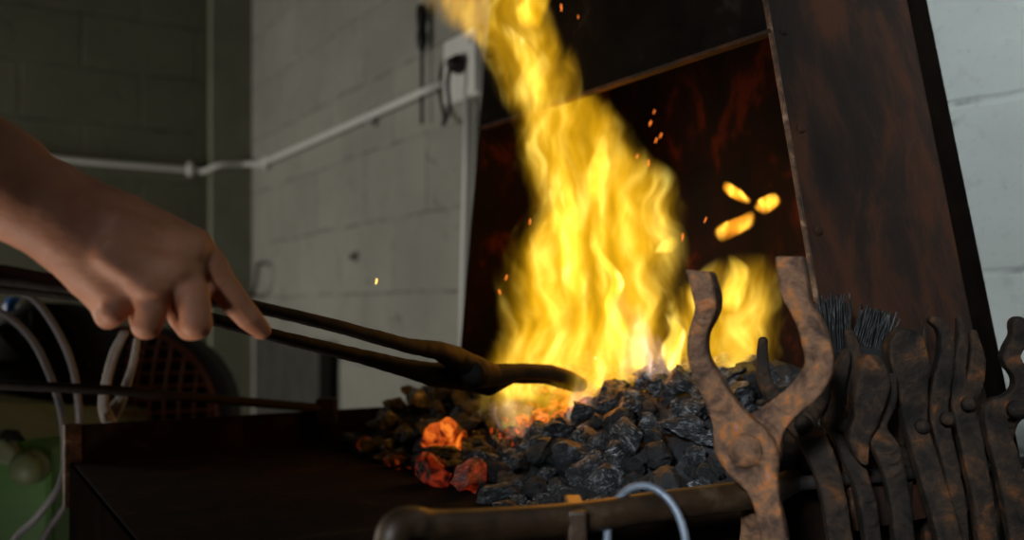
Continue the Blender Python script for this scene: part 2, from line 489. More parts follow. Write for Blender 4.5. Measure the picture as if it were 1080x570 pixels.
# socket box in the wall frame: local x = -VV (towards the camera's right), y = into wall, z up
sp = WR(488, 73, .0)
MS = Matrix((( -VV).to_4d(), UV.to_4d(), Vector((0, 0, 1, 0)), (0, 0, 0, 1))).transposed()
def wl(o, x, y, z): return (MS @ Vector((x, y, z, 1))).to_3d()
r = empty('wall_socket', sp); tag(r, 'white plastic wall socket box with black plug pushed in', 'socket')
bm = bmesh.new(); add_box(bm, (-.064, -.015, -.077), (.098, 0, .077), 0.006, MS); bm_obj('back_box', bm, M['white'], r)
bm = bmesh.new(); add_box(bm, (-.060, -.020, -.073), (.094, -.014, .073), 0.004, MS); bm_obj('face_plate', bm, M['white'], r)
bm = bmesh.new(); add_box(bm, (.062, -.025, .036), (.078, -.019, .060), 0.003, MS); bm_obj('switch', bm, M['white'], r)
RX = MS @ Matrix.Translation((.034, -.020, 0)) @ Matrix.Rotation(math.pi / 2, 4, 'X')
r = empty('power_plug', sp); tag(r, 'black electric plug with looping thin cord in the white socket', 'plug')
bm = bmesh.new(); add_lathe(bm, [(.020, 0), (.023, .008), (.021, .018), (.014, .028), (.010, .036)], 20, RX); bm_obj('plug_body', bm, M['rubber'], r, True)
bm = bmesh.new()
cp = [(.034, -.050, -.005), (.034, -.056, -.05), (.02, -.045, -.10), (-.02, -.04, -.128), (-.055, -.02, -.10), (-.078, -.02, -.03), (-.076, -.012, .03), (-.058, -.006, .04)]
add_tube(bm, [wl(0, *c) for c in cp], 0.005, 8, 5); bm_obj('cord', bm, M['rubber'], r, True)

q = WR(445, 30, .021)
r = empty('hanging_file', q); tag(r, 'black handled thin file hanging on the wall left of the socket', 'tool')
bm = bmesh.new(); s = q.y / 1000
add_lathe(bm, [(.006, -.055), (.013, -.040), (.014, -.02), (.011, 0), (.015, .03), (.014, .050), (.008, .058)], 16); bm_obj('handle', bm, M['rubber'], r, True)
bm = bmesh.new(); add_box(bm, (-.004, -.003, -.235), (.004, .003, -.05), 0.001); bm_obj('blade', bm, M['iron'], r)
q = WR(376, 271, .0)
r = empty('wall_bolt', q); tag(r, 'small round bolt and washer set in the block wall above the tongs', 'bolt')
RB = MS @ Matrix.Rotation(math.pi / 2, 4, 'X')
bm = bmesh.new(); add_lathe(bm, [(.016, 0), (.016, .005), (.012, .006)], 16, RB); bm_obj('washer', bm, M['pincer'], r, True)
bm = bmesh.new(); add_lathe(bm, [(.008, .005), (.008, .018), (.004, .020)], 6, RB); bm_obj('bolt_head', bm, M['iron'], r)
q = WR(272, 300, .03)
bm = bmesh.new(); add_tube(bm, rel([WR(266, 312, .0), WR(266, 312, .05), WR(270, 300, .06), WR(272, 280, .05), WR(275, 278, .0)], q), .006, 8, 4)
tag(bm_obj('wall_hook', bm, M['iron'], None, True, q), 'small dark hook on the wall near the corner', 'hook')
q = WR(272, 470, .03)
bm = bmesh.new(); add_tube(bm, rel([WR(272, 352, .02), WR(272, 800, .02)], q), .006, 10)
tag(bm_obj('copper_pipe', bm, M['copper'], None, True, q), 'thin copper coloured pipe rising up the wall in the corner', 'pipe')
# low dark board added over a darker area of the wall
a, b = WR(274, 350, .04), WR(343, 350, .04)
r0 = Vector((a.x, a.y, 0)); L = (b - a).length; hz = a.z
bm = bmesh.new(); add_box(bm, (0, -.02, 0), (L, .02, hz - .02), 0.006, MS)
bo = bm_obj('dark_panel', bm, M['panel'], None, False, r0 + Vector((0, 0, 0)))
tag(bo, 'dark grey board filling a dark area of the wall behind the tongs', 'panel')

# ------------------------------------------------------------------ hearth table (frame u towards the wall, v along it)
A0 = Vector((-.180, .565, 0))
def F(u, v, z): return A0 + UV * u + VV * v + Vector((0, 0, z))
MF = Matrix.Translation(A0) @ Matrix.Rotation(ANG, 4, 'Z')       # local (u, v, z)
ZT = 0.96; ZR = 1.006; UL = .80; VL = .70
tr = empty('forge_table', A0, ANG); tag(tr, 'rusty dark steel forge table with raised rim', 'forge')
def tb(name, boxes, mat, bev=0.002):
    bm = bmesh.new()
    for lo, hi in boxes: add_box(bm, lo, hi, bev)
    return bm_obj(name, bm, mat, tr)
bm = bmesh.new(); n = 60
tb('tray', [((0, 0, ZT - .006), (UL, VL, ZT))], M['tray'])
tb('rim', [((0, -.004, ZT - .05), (UL, .004, ZR))], M['tray'])
tb('rim', [((0, VL - .004, ZT - .05), (UL, VL + .004, ZR))], M['tray'])
tb('rim', [((UL - .004, 0, ZT - .05), (UL + .004, VL, ZR))], M['tray'])
tb('apron', [((-.004, 0, ZT - .22), (0, VL, ZT - .001))], M['matt_black'])
tb('apron', [((0, .006, ZT - .45), (UL, .012, ZT - .05))], M['black'])
tb('corner_strap', [((-.010, VL - .006, ZT - .055), (.010, VL + .008, ZR + .001))], M['edge'])
for u in (.02, UL - .06):
    for v in (.03, VL - .06):
        tb('leg', [((u, v, 0), (u + .04, v + .04, ZT - .006))], M['iron_dark'])

# ------------------------------------------------------------------ hood
hd = empty('forge_hood', A0, ANG); tag(hd, 'tall rusty brown steel smoke hood tapering above the fire', 'hood')
UF, UB, UK = .524, .740, .785
ZB, ZL, ZH = .962, 1.410, 1.95
vn = lambda z: -.013 + .216 * (z - 1.095)
vf = lambda z: .675 - .185 * (z - 1.086)
def slab(bm, u0, u1, va, vb, z0, z1, t=.004, bev=.001):
    """leaning plate between functions va(z), vb(z)"""
    c8 = []
    for z in (z0, z1):
        c8 += [Vector((u0, va(z), z)), Vector((u1, va(z), z)), Vector((u1, vb(z), z)), Vector((u0, vb(z), z))]
    add_hexa(bm, c8, bev)
bm = bmesh.new(); slab(bm, UF, UB, vn, lambda z: vn(z) + .004, ZB, ZH); bm_obj('side_panel', bm, M['rust'], hd)
bm = bmesh.new(); slab(bm, UF, UB, lambda z: vf(z) - .004, vf, ZB, ZH); bm_obj('side_panel', bm, M['soot'], hd)
bm = bmesh.new(); slab(bm, UB - .004, UB, lambda z: vn(z) + .004, lambda z: vf(z) - .004, ZB, ZH); bm_obj('back_panel', bm, M['soot'], hd)
bm = bmesh.new(); slab(bm, UF, UF + .004, lambda z: vn(z) + .004, lambda z: vf(z) - .004, ZL, ZH); bm_obj('front_panel', bm, M['soot_front'], hd)
bm = bmesh.new(); slab(bm, UF - .001, UF + .0015, lambda z: vn(z) - .001, lambda z: vn(z) + .004, ZB, ZH, bev=.0008); bm_obj('edge_strip', bm, M['edge'], hd)
bm = bmesh.new(); slab(bm, UF - .002, UF + .010, vn, vf, ZL - .004, ZL, bev=.0008); bm_obj('edge_strip', bm, M['rust'], hd)
bm = bmesh.new(); slab(bm, UB + .001, UK, lambda z: vn(z) + .006, lambda z: vf(z) - .05, ZB, ZH); bm_obj('flue_frame', bm, M['matt_black'], hd)
# rivets down the front seam
for k in range(9):
    bm = bmesh.new(); z = 1.03 + k * .095
    add_lathe(bm, [(.005, 0), (.005, .0015), (.003, .003)], 10, Matrix.Translation((UF + .016, vn(z), z)) @ Matrix.Rotation(math.pi / 2, 4, 'X'))
    bm_obj('rivet', bm, M['rust'], hd)

# ------------------------------------------------------------------ coal heap
def sst(a, b, x):
    t = min(max((x - a) / (b - a), 0), 1); return t * t * (3 - 2 * t)
def hgt(u, v):
    h = .112 * sst(.30, .56, u) * (.50 + .50 * sst(0, .17, v)) * (1 - .25 * sst(.45, .70, v))
    h -= .045 * math.exp(-((u - .505) ** 2 + (v - .37) ** 2) / .0060)
    h += .030 * math.exp(-((u - .40) ** 2 + (v - .585) ** 2) / .0040)
    h += .008 * noise.noise(Vector((u * 18, v * 18, 3))) * sst(.31, .36, u)
    return max(h, -.004)
vs, fs = [], []
NU, NV = 80, 110
for i in range(NU):
    for j in range(NV):
        u = .29 + (UL - .30) * i / (NU - 1); v = .008 + (VL - .016) * j / (NV - 1)
        z = hgt(u, v) - .012 + .004 * noise.noise(Vector((u * 90, v * 90, 0))) + .003 * noise.noise(Vector((u * 220, v * 220, 0)))
        vs.append((u, v, ZT + z))
for i in range(NU - 1):
    for j in range(NV - 1):
        a = i * NV + j; fs.append((a, a + 1, a + NV + 1, a + NV))
bed = mesh_obj('coal_bed', vs, fs, M['coal_bed'], None, True)
bed.matrix_world = MF
tag(bed, 'fine black coal dust filling the heap under the lumps', 'coal dust', kind='stuff')

def coal_mesh(seed, cuts=11, sub=3):
    rr = random.Random(seed)
    bm = bmesh.new(); bmesh.ops.create_icosphere(bm, subdivisions=sub, radius=1)
    pl = []
    for _ in range(cuts):
        n = Vector((rr.gauss(0, 1), rr.gauss(0, 1), rr.gauss(0, 1))).normalized()
        pl.append((n, rr.uniform(.42, .80)))
    sx, sy, sz = rr.uniform(.85, 1.4), rr.uniform(.6, 1), rr.uniform(.5, .9)
    for v in bm.verts:
        for n, d in pl:
            k = v.co.dot(n) - d
            if k > 0: v.co -= n * k
        v.co += noise.noise_vector(v.co * 2.2 + Vector((seed, 0, 0))) * .17 + noise.noise_vector(v.co * 5 + Vector((seed, 5, 0))) * .09
        v.co = Vector((v.co.x * sx, v.co.y * sy, v.co.z * sz)) / .8
    me = bpy.data.meshes.new('coal_lump'); bm.to_mesh(me); bm.free()
    for p in me.polygons: p.use_smooth = False
    return me
base = [coal_mesh(s) for s in range(9)]
def with_mat(me, mat):
    c = me.copy(); c.materials.append(mat); return c
var = {k: [with_mat(m, M[k]) for m in base] for k in ('coal', 'coal_warm', 'ember', 'ember_hot', 'ember_red')}
taken = []
def put_coal(u, v, rad, kind, label, group, dz=0.0, seed=None, cat='coal'):
    rr = random.Random(seed if seed is not None else int(u * 9999 + v * 77777))
    o = bpy.data.objects.new('coal_lump', var[kind][rr.randrange(9)])
    o.location = F(u, v, ZT + hgt(u, v) + dz)
    o.rotation_euler = (rr.uniform(-.5, .5), rr.uniform(-.5, .5), rr.uniform(0, 6.28))
    s = rad * rr.uniform(.92, 1.1); o.scale = (s, s, s)
    tag(o, label, cat, group); C.objects.link(o); taken.append((u, v, rad))
    return o
def uv_of(px, py, Y):
    p = P(px, py, Y) - A0; return p.dot(UV), p.dot(VV)
def tray_uv(px, py, h=0.0):
    Y = (H - ZT - h) / ((py - HZ) / 1000); return uv_of(px, py, Y)
# singled-out lumps on the tray in front of the heap
u, v = tray_uv(472, 476, .02); put_coal(u, v, .026, 'ember_hot', 'big glowing orange-red coal at the left foot of the fire', None, .018, 3)
u, v = tray_uv(455, 512, .0); put_coal(u, v, .022, 'ember_red', 'dull red coal on the tray, leftmost below the glowing one', None, .014, 12)
u, v = tray_uv(497, 520, .0); put_coal(u, v, .024, 'ember_red', 'brown and red coal on the tray beside the dull red one', None, .014, 8)
u, v = tray_uv(532, 543, .0); put_coal(u, v, .010, 'coal', 'small pale grey pointed coal on the tray beside the rim', None, .008, 5)
u, v = tray_uv(468, 545, .0); put_coal(u, v, .004, 'coal', 'tiny grey coal crumb lying alone on the brown tray', None, .002, 6)
eu, ev = uv_of(640, 412, 1.12)
cand = []
while len(cand) < 9000:
    cand.append((R.uniform(.325, .60 if len(cand) % 4 else .66), R.uniform(.022, .62)))
count = len(taken)
for u, v in cand:
    if count >= 297: break
    big = R.random()
    rad = .0105 + .0135 * big ** 1.5
    if u > .62: rad = .02
    if all((u - a) ** 2 + (v - b) ** 2 > ((rad + c) * .70) ** 2 for a, b, c in taken):
        d = math.hypot((u - .50), (v - .37)); d2 = math.hypot(u - eu, v - ev)
        if u > .50 and v < .10 and False: continue
        kind, lab, grp = 'coal', 'dark grey coal lump lying in the heap', 'coal lumps in the heap'
        if d < .05: kind, lab, grp = 'ember_hot', 'bright orange glowing coal in the heart of the fire', 'glowing coals under the flames'
        elif (d < .085 and R.random() < .75) or (d2 < .05 and R.random() < .6): kind, lab, grp = 'ember', 'coal with orange glowing cracks around the fire', 'cracked glowing coals around the fire'
        elif u < .36 and v > .33 and R.random() < .25: kind, lab, grp = 'coal_warm', 'brownish singed coal at the left edge of the heap', 'singed coals at the left edge'
        put_coal(u, v, rad, kind, lab, grp, rad * .25)
        count += 1

# ------------------------------------------------------------------ flames: emissive volumes
def flame_obj(name, st, parent, org, strength, colr=(1, .50, .008), hot=(1, .80, .16), nscale=1.0, edge=.45, wis=1.0, ring=20, wob=.05, soft=2.0, ends=(0, 0), fl=.18):
    """st: (centre px, py, halfwidth px, Y, half depth m) from bottom to top."""
    st = catmull([list(s) for s in st], 6)
    vs, fs = [], []
    for k, (cx, py, hw, Y, hd_) in enumerate(st):
        c = P(cx, py, Y); w = max(hw, .5) * Y / 1000; hd_ = max(hd_, .001)
        for q in range(ring):
            a = 2 * math.pi * q / ring
            p = c + Vector((math.cos(a) * w, math.sin(a) * hd_, 0))
            nn = noise.noise(Vector((p.x * 16, p.y * 16, p.z * 9)))
            p += Vector((math.cos(a), math.sin(a), 0)) * nn * wob * w
            vs.append(p - org)
    n = len(st)
    for k in range(n - 1):
        for q in range(ring):
            a = k * ring + q; b = k * ring + (q + 1) % ring
            fs.append((a, b, b + ring, a + ring))
    fs.append(tuple(range(ring))[::-1]); fs.append(tuple(range((n - 1) * ring, n * ring)))
    # material
    m, nt, out = new_mat(name)
    tc = nt.nodes.new('ShaderNodeTexCoord')
    sep = nt.nodes.new('ShaderNodeSeparateXYZ'); nt.links.new(tc.outputs['Object'], sep.inputs[0])
    loc = [(P(cx, py, Y) - org, max(hw, .5) * Y / 1000) for cx, py, hw, Y, _ in st]
    z0 = min(l[0].z for l in loc); z1 = max(l[0].z for l in loc)
    tz = math_n(nt, 'DIVIDE', math_n(nt, 'SUBTRACT', sep.outputs['Z'], z0), z1 - z0, True)
    def curve(vals, lo, hi):
        fc = nt.nodes.new('ShaderNodeFloatCurve'); cu = fc.mapping.curves[0]
        keys = sorted(((l[0].z - z0) / (z1 - z0), (x - lo) / (hi - lo)) for l, x in zip(loc, vals))
        keys = keys[::2] + [keys[-1]]
        cu.points[0].location = keys[0]; cu.points[1].location = keys[-1]
        for kx, ky in keys[1:-1]: cu.points.new(kx, ky)
        fc.mapping.update(); nt.links.new(tz, fc.inputs['Value'])
        return math_n(nt, 'ADD', math_n(nt, 'MULTIPLY', fc.outputs[0], hi - lo), lo)
    xs = [l[0].x for l in loc]; ws = [l[1] for l in loc]
    cx_ = curve(xs, min(xs) - .01, max(xs) + .01); hw_ = curve(ws, 0, max(ws) + .01)
    # warped coordinates
    n1 = nt.nodes.new('ShaderNodeTexNoise'); n1.inputs['Scale'].default_value = 9 * nscale; n1.inputs['Detail'].default_value = 2
    nt.links.new(tc.outputs['Object'], n1.inputs['Vector'])
    s1 = nt.nodes.new('ShaderNodeVectorMath'); s1.operation = 'SUBTRACT'; nt.links.new(n1.outputs['Color'], s1.inputs[0]); s1.inputs[1].default_value = (.5, .5, .5)
    s2 = nt.nodes.new('ShaderNodeVectorMath'); s2.operation = 'SCALE'; nt.links.new(s1.outputs[0], s2.inputs[0]); s2.inputs['Scale'].default_value = .10 / nscale
    s3 = nt.nodes.new('ShaderNodeVectorMath'); s3.operation = 'ADD'; nt.links.new(tc.outputs['Object'], s3.inputs[0]); nt.links.new(s2.outputs[0], s3.inputs[1])
    mp = nt.nodes.new('ShaderNodeMapping'); mp.inputs['Scale'].default_value = (1, .6, .26); mp.inputs['Rotation'].default_value = (0, .16, 0)
    nt.links.new(s3.outputs[0], mp.inputs[0])
    f = tnoise(nt, mp.outputs[0], 34 * nscale, 3, .55)
    fine = tnoise(nt, mp.outputs[0], 90 * nscale, 2, .5)
    f = math_n(nt, 'ADD', math_n(nt, 'MULTIPLY', f, .78), math_n(nt, 'MULTIPLY', fine, .22))
    q = math_n(nt, 'DIVIDE', math_n(nt, 'SUBTRACT', sep.outputs['X'], cx_), hw_)
    q2 = math_n(nt, 'SUBTRACT', 1.0, math_n(nt, 'MULTIPLY', q, q), True)
    # edge eaten by noise
    e = math_n(nt, 'SUBTRACT', q2, math_n(nt, 'MULTIPLY', ramp(nt, f, [(.35, 1.0), (.62, 0.0)]), edge))
    e = math_n(nt, 'DIVIDE', e, .55, True)
    e = math_n(nt, 'POWER', e, soft)
    core = ramp(nt, f, [(.36, .24), (.47, .62), (.56, 1.15), (.64, 2.6), (.72, 4.5)])
    core = math_n(nt, 'POWER', core, wis)
    dens = math_n(nt, 'MULTIPLY', math_n(nt, 'MULTIPLY', e, core), strength)
    # thin towards the tip
    dens = math_n(nt, 'MULTIPLY', dens, ramp(nt, tz, [(0, ends[0]), (fl, 1), (.6, 1), (.85, 1.0 if ends[1] else .6), (1, ends[1])]))
    col = mixc(nt, ramp(nt, f, [(.52, 0.0), (.72, 1.0)]), colr, hot)
    em = nt.nodes.new('ShaderNodeEmission')
    nt.links.new(col, em.inputs['Color']); nt.links.new(dens, em.inputs['Strength'])
    nt.links.new(em.outputs[0], out.inputs['Volume'])
    try: m.cycles.volume_step_rate = 0.6
    except Exception: pass
    o = mesh_obj(name, vs, fs, m, parent, True, (0, 0, 0))
    return o

forg = F(.505, .37, ZT + .02)
fire = empty('fire', forg); tag(fire, 'tall leaning yellow and orange fire burning on the coal heap', 'fire')
main = [(598, 452, 70, 1.16, .04), (602, 430, 100, 1.16, .07), (607, 392, 110, 1.16, .08), (620, 350, 102, 1.16, .08), (621, 300, 101, 1.17, .08), (629, 255, 95, 1.17, .075),
        (638, 215, 84, 1.18, .07), (628, 185, 82, 1.18, .06), (608, 155, 66, 1.18, .055), (598, 125, 60, 1.18, .055), (580, 100, 56, 1.18, .05), (566, 72, 52, 1.17, .045),
        (550, 45, 52, 1.16, .045), (524, 22, 66, 1.15, .045), (510, 0, 70, 1.14, .045), (498, -40, 66, 1.13, .04), (498, -75, 20, 1.12, .02)]
main = [(a, b, c * 1.09, d, e) for a, b, c, d, e in main]
flame_obj('flame_body', main, fire, forg, 9.6, edge=.38, ends=(.55, 1.0))
flame_obj('flame_tongue', [(765, 410, 45, 1.05, .02), (762, 385, 66, 1.05, .035), (762, 345, 72, 1.06, .035), (765, 310, 68, 1.06, .03), (780, 285, 48, 1.06, .022), (790, 266, 28, 1.06, .012)],
          fire, forg, 13, nscale=1.2, edge=.45, ends=(.5, 0))
flame_obj('flame_tongue', [(560, 30, 14, 1.15, .012), (560, 12, 20, 1.15, .014), (568, -5, 16, 1.15, .01), (575, -25, 8, 1.15, .006)], fire, forg, 30, edge=.2)
# bright inner streaks
hotc = dict(colr=(1, .62, .05), hot=(1, .9, .3), edge=.35)
for st, sg in (
    ([(604, 330, 8, 1.12, .01), (606, 290, 18, 1.12, .014), (598, 235, 20, 1.12, .014), (590, 180, 13, 1.13, .01), (586, 130, 4, 1.13, .004)], 34),
    ([(650, 372, 6, 1.10, .008), (652, 350, 16, 1.10, .012), (645, 322, 11, 1.10, .01), (650, 295, 9, 1.10, .008), (628, 262, 7, 1.10, .007), (624, 240, 2, 1.10, .003)], 60),
    ([(628, 215, 8, 1.13, .008), (630, 185, 16, 1.13, .012), (634, 160, 9, 1.13, .008), (639, 138, 3, 1.13, .003)], 45),
    ([(576, 120, 8, 1.15, .008), (566, 85, 16, 1.15, .012), (548, 50, 16, 1.14, .012), (520, 20, 10, 1.13, .008)], 24),
    ([(716, 400, 8, 1.04, .008), (708, 372, 14, 1.04, .010), (714, 348, 10, 1.04, .008), (702, 330, 3, 1.04, .003)], 70),
    ([(770, 330, 10, 1.05, .008), (774, 305, 18, 1.05, .010), (778, 284, 16, 1.05, .010), (770, 268, 4, 1.05, .003)], 60),
    ([(555, 425, 24, 1.13, .012), (550, 412, 30, 1.13, .014), (556, 396, 24, 1.13, .012), (580, 372, 8, 1.13, .006)], 26),
    ([(700, 268, 12, 1.08, .010), (706, 258, 14, 1.08, .012), (712, 248, 6, 1.08, .005)], 30),
):
    flame_obj('flame_streak', st, fire, forg, sg, nscale=1.3, **hotc)
# detached licks
for st, sg in (
    ([(789, 216, 2, 1.10, .003), (784, 211, 9, 1.10, .009), (776, 205, 11, 1.10, .010), (770, 198, 9, 1.10, .009), (765, 191, 2, 1.10, .003)], 120),
    ([(806, 227, 2, 1.10, .003), (807, 221, 12, 1.10, .009), (810, 215, 15, 1.10, .010), (812, 209, 12, 1.10, .009), (816, 203, 2, 1.10, .003)], 105),
    ([(762, 256, 2, 1.10, .003), (766, 249, 14, 1.10, .010), (773, 241, 21, 1.10, .012), (780, 234, 18, 1.10, .010), (788, 228, 10, 1.10, .008), (793, 222, 2, 1.10, .003)], 75),
):
    flame_obj('detached_flame', st, fire, forg, sg, nscale=1.3, edge=.35, soft=2.0, fl=.42, colr=(1, .33, .015), hot=(1, .68, .08))
# pale smoky wisps low down
pw = dict(colr=(.85, .50, .34), hot=(1, .80, .66), edge=.7, soft=2.4, wob=.25)
for st, sg in (
    ([(668, 402, 12, 1.06, .01), (672, 375, 32, 1.06, .016), (662, 345, 30, 1.06, .014), (652, 305, 10, 1.06, .006)], 12),
    ([(700, 408, 12, 1.03, .01), (692, 380, 30, 1.03, .014), (678, 350, 20, 1.03, .01), (672, 315, 4, 1.03, .004)], 13),
    ([(604, 478, 5, 1.02, .005), (607, 450, 15, 1.03, .008), (616, 425, 22, 1.04, .010), (612, 395, 6, 1.05, .005)], 14),
    ([(552, 468, 8, 1.07, .01), (545, 450, 30, 1.08, .012), (540, 432, 34, 1.08, .012), (530, 415, 8, 1.08, .005)], 12),
):
    flame_obj('pale_wisp', st, fire, forg, sg, nscale=1.6, **pw)

# ------------------------------------------------------------------ sparks
def em_mat(name, c, s):
    m, nt, out = new_mat(name)
    e = nd(nt, 'ShaderNodeEmission'); e.inputs[0].default_value = (*c, 1)
    v = coords(nt); f = tnoise(nt, v, 300, 2)
    nt.links.new(math_n(nt, 'MULTIPLY', f, s * 2), e.inputs[1]); nt.links.new(e.outputs[0], out.inputs[0]); return m
M['spark'] = em_mat('spark_glow', (1, .22, .03), 1.3); M['spark_hot'] = em_mat('spark_hot', (1, .55, .12), 2.2)
bm = bmesh.new(); bmesh.ops.create_icosphere(bm, subdivisions=2, radius=1)
for v in bm.verts: v.co += noise.noise_vector(v.co * 3) * .2
sm = bpy.data.meshes.new('spark'); bm.to_mesh(sm); bm.free(); sm.materials.append(M['spark'])
sm2 = sm.copy(); sm2.materials.clear(); sm2.materials.append(M['spark_hot'])
for i, (px, py, Y, rot, l, w) in enumerate([(397, 297, 1.0, .25, .0035, .0012), (534, 293, 1.15, .3, .004, .001), (527, 308, 1.15, -.3, .0035, .0012), (559, 234, 1.15, .1, .004, .001),
        (592, 8, 1.15, 0, .005, .001), (720, 250, 1.1, .1, .005, .001), (686, 130, 1.2, .4, .004, .0012), (692, 148, 1.2, .4, .004, .001), (672, 165, 1.2, .3, .003, .001),
        (684, 172, 1.2, .05, .005, .001), (697, 143, 1.2, .4, .004, .001), (690, 118, 1.2, .4, .003, .0008), (628, 378, 1.05, 0, .0018, .0016), (744, 232, 1.1, .4, .004, .0008), (610, 18, 1.15, 0, .0025, .001)]):
    o = bpy.data.objects.new('spark', sm2 if i in (0, 12) else sm); o.location = P(px, py, Y)
    o.rotation_euler = (0, rot, 0); o.scale = (w, w, l); C.objects.link(o)
    if i == 0: tag(o, 'single orange spark floating in front of the pale block wall', 'spark')
    elif i == 12: tag(o, 'tiny round white hot spark above the curved jaw tip', 'spark')
    else: tag(o, 'tiny orange spark flying beside the flames before the dark hood', 'spark', 'orange sparks before the dark hood')

# ------------------------------------------------------------------ held tongs
def chain(pts, kind='cap', k=.004):
    """pts: (x,y,z,w[,h]) -> one group"""
    out = []
    for a, b in zip(pts[:-1], pts[1:]):
        if kind == 'cap': out.append(('cap', a[:3], b[:3], a[3], b[3]))
        else: out.append(('flat', a[:3], b[:3], a[3], b[3], a[4], b[4]))
    return [(out, k)]
def pc(lst, org):
    """(px,py,Y,halfwidth px[,half depth m]) -> local coordinates"""
    out = []
    for t in lst:
        p = P(t[0], t[1], t[2]) - org
        out.append((p.x, p.y, p.z, t[3] * t[2] / 1000) + tuple(t[4:]))
    return out
to = P(500, 393, 1.0)
tg = empty('held_tongs', to); tag(tg, 'long black iron tongs held in the hand over the fire', 'tongs')
hA = chain(pc([(-60, 283, .60, 11), (0, 290, .62, 11), (80, 302, .64, 9), (180, 312, .67, 8), (262, 322, .70, 7), (350, 343, .78, 7), (430, 365, .88, 8), (462, 370, .93, 10), (480, 378, .97, 13), (500, 392, 1.0, 16)], to), k=.003)
hA += chain(pc([(500, 393, 1.0, 18), (520, 396, 1.02, 12), (550, 392, 1.05, 8.5), (580, 393, 1.08, 8.5), (600, 399, 1.10, 8), (612, 406, 1.12, 8)], to), k=.003)
hA[0] = (hA[0][0], .003); o = sdf_obj('tong_half', hA, .0018, M['iron_dark'], tg, jitter=.0004)
hB = chain(pc([(-60, 293, .63, 11), (0, 300, .65, 10), (80, 310, .67, 8), (180, 327, .70, 7), (228, 338, .72, 7), (300, 357, .78, 7), (380, 376, .87, 8), (430, 389, .93, 10), (460, 396, .98, 13), (490, 394, 1.02, 18)], to), k=.003)
hB += chain(pc([(490, 394, 1.02, 18), (515, 404, 1.04, 14), (540, 398, 1.06, 7), (575, 399, 1.09, 6.5), (605, 408, 1.12, 6)], to), k=.003)
o = sdf_obj('tong_half', hB, .0018, M['iron_dark'], tg, jitter=.0004)
bm = bmesh.new(); add_lathe(bm, [(.013, 0), (.013, .005), (.008, .009)], 14, Matrix.Translation((0, -.017, 0)) @ Matrix.Rotation(math.pi / 2, 4, 'X')); bm_obj('rivet', bm, M['iron_dark'], tg, True)

# black bar lying across the table's far rim
q = P(200, 420, 1.2)
r = empty('poker_bar', q); tag(r, 'straight black iron bar lying low across the far rim of the tray', 'bar')
bm = bmesh.new(); add_tube(bm, rel([P(-60, 403, 1.08), P(120, 412, 1.16), P(338, 431, 1.30)], q), .0062, 8); bm_obj('bar', bm, M['iron_dark'], r, True)
bm = bmesh.new(); c = P(346, 432, 1.31) - q
add_box(bm, (c.x - .015, c.y - .015, c.z - .022), (c.x + .012, c.y + .015, c.z + .016), .004, Matrix.Rotation(.0, 4, 'Y')); bm_obj('end_block', bm, M['iron_dark'], r)

# ------------------------------------------------------------------ hand and forearm
ho = P(120, 270, .60)
def hp(lst, k=.010): return chain(pc(lst, ho), k=k)
prims = []
prims += hp([(-190, 66, .58, 66), (-100, 125, .58, 60), (0, 187, .59, 50), (30, 208, .595, 44), (62, 225, .60, 37)], .02)
prims += hp([(0, 196, .60, 50), (40, 222, .605, 40), (66, 238, .605, 30)], .02)
# metacarpals
prims += hp([(62, 214, .605, 34), (130, 230, .615, 27), (196, 258, .625, 22)], .014)
prims += hp([(62, 224, .60, 34), (125, 252, .605, 27), (188, 282, .61, 20)], .014)
prims += hp([(62, 235, .60, 32), (115, 272, .600, 27), (162, 303, .60, 19)], .014)
prims += hp([(62, 245, .60, 28), (95, 282, .600, 26), (128, 316, .598, 17)], .012)
prims += hp([(68, 258, .605, 24), (96, 296, .608, 22), (112, 322, .61, 16)], .010)
prims += hp([(90, 240, .63, 26), (140, 268, .64, 24), (178, 292, .64, 20)], .012)
# knuckles and tendons
for x, y, Y, rr in ((203, 262, .612, 14), (190, 288, .596, 11), (166, 308, .589, 10)):
    prims += hp([(x - 4, y - 3, Y, rr), (x, y, Y, rr)], .012)
for a, b in (((125, 232, .590), (185, 255, .604)), ((120, 258, .584), (175, 282, .595)), ((110, 272, .582), (150, 300, .587))):
    prims += hp([(*a, 5), (*b, 6)], .012)
palm = sdf_build
def finger(lst, k=.004): return hp(lst, k)
idx_f = finger([(206, 262, .622, 20), (226, 288, .628, 17.5), (243, 313, .634, 15.5), (262, 335, .642, 13.5), (275, 348, .650, 10.5)])
mid_f = finger([(193, 284, .612, 19), (204, 316, .600, 17.5), (207, 342, .596, 16.5), (200, 346, .625, 14), (190, 335, .652, 12.5), (186, 322, .672, 11)])
rng_f = finger([(165, 305, .602, 18), (160, 328, .592, 16.5), (156, 343, .592, 15), (152, 345, .622, 13.5), (148, 330, .650, 12.5), (146, 316, .668, 11)])
lit_f = finger([(127, 317, .600, 16), (120, 330, .594, 14), (114, 335, .598, 12.5), (112, 335, .625, 11.5), (112, 322, .648, 10.5), (114, 310, .662, 9.5)])
thm_f = finger([(90, 250, .64, 24), (130, 285, .682, 17), (170, 318, .715, 14), (196, 330, .730, 12)], .012)
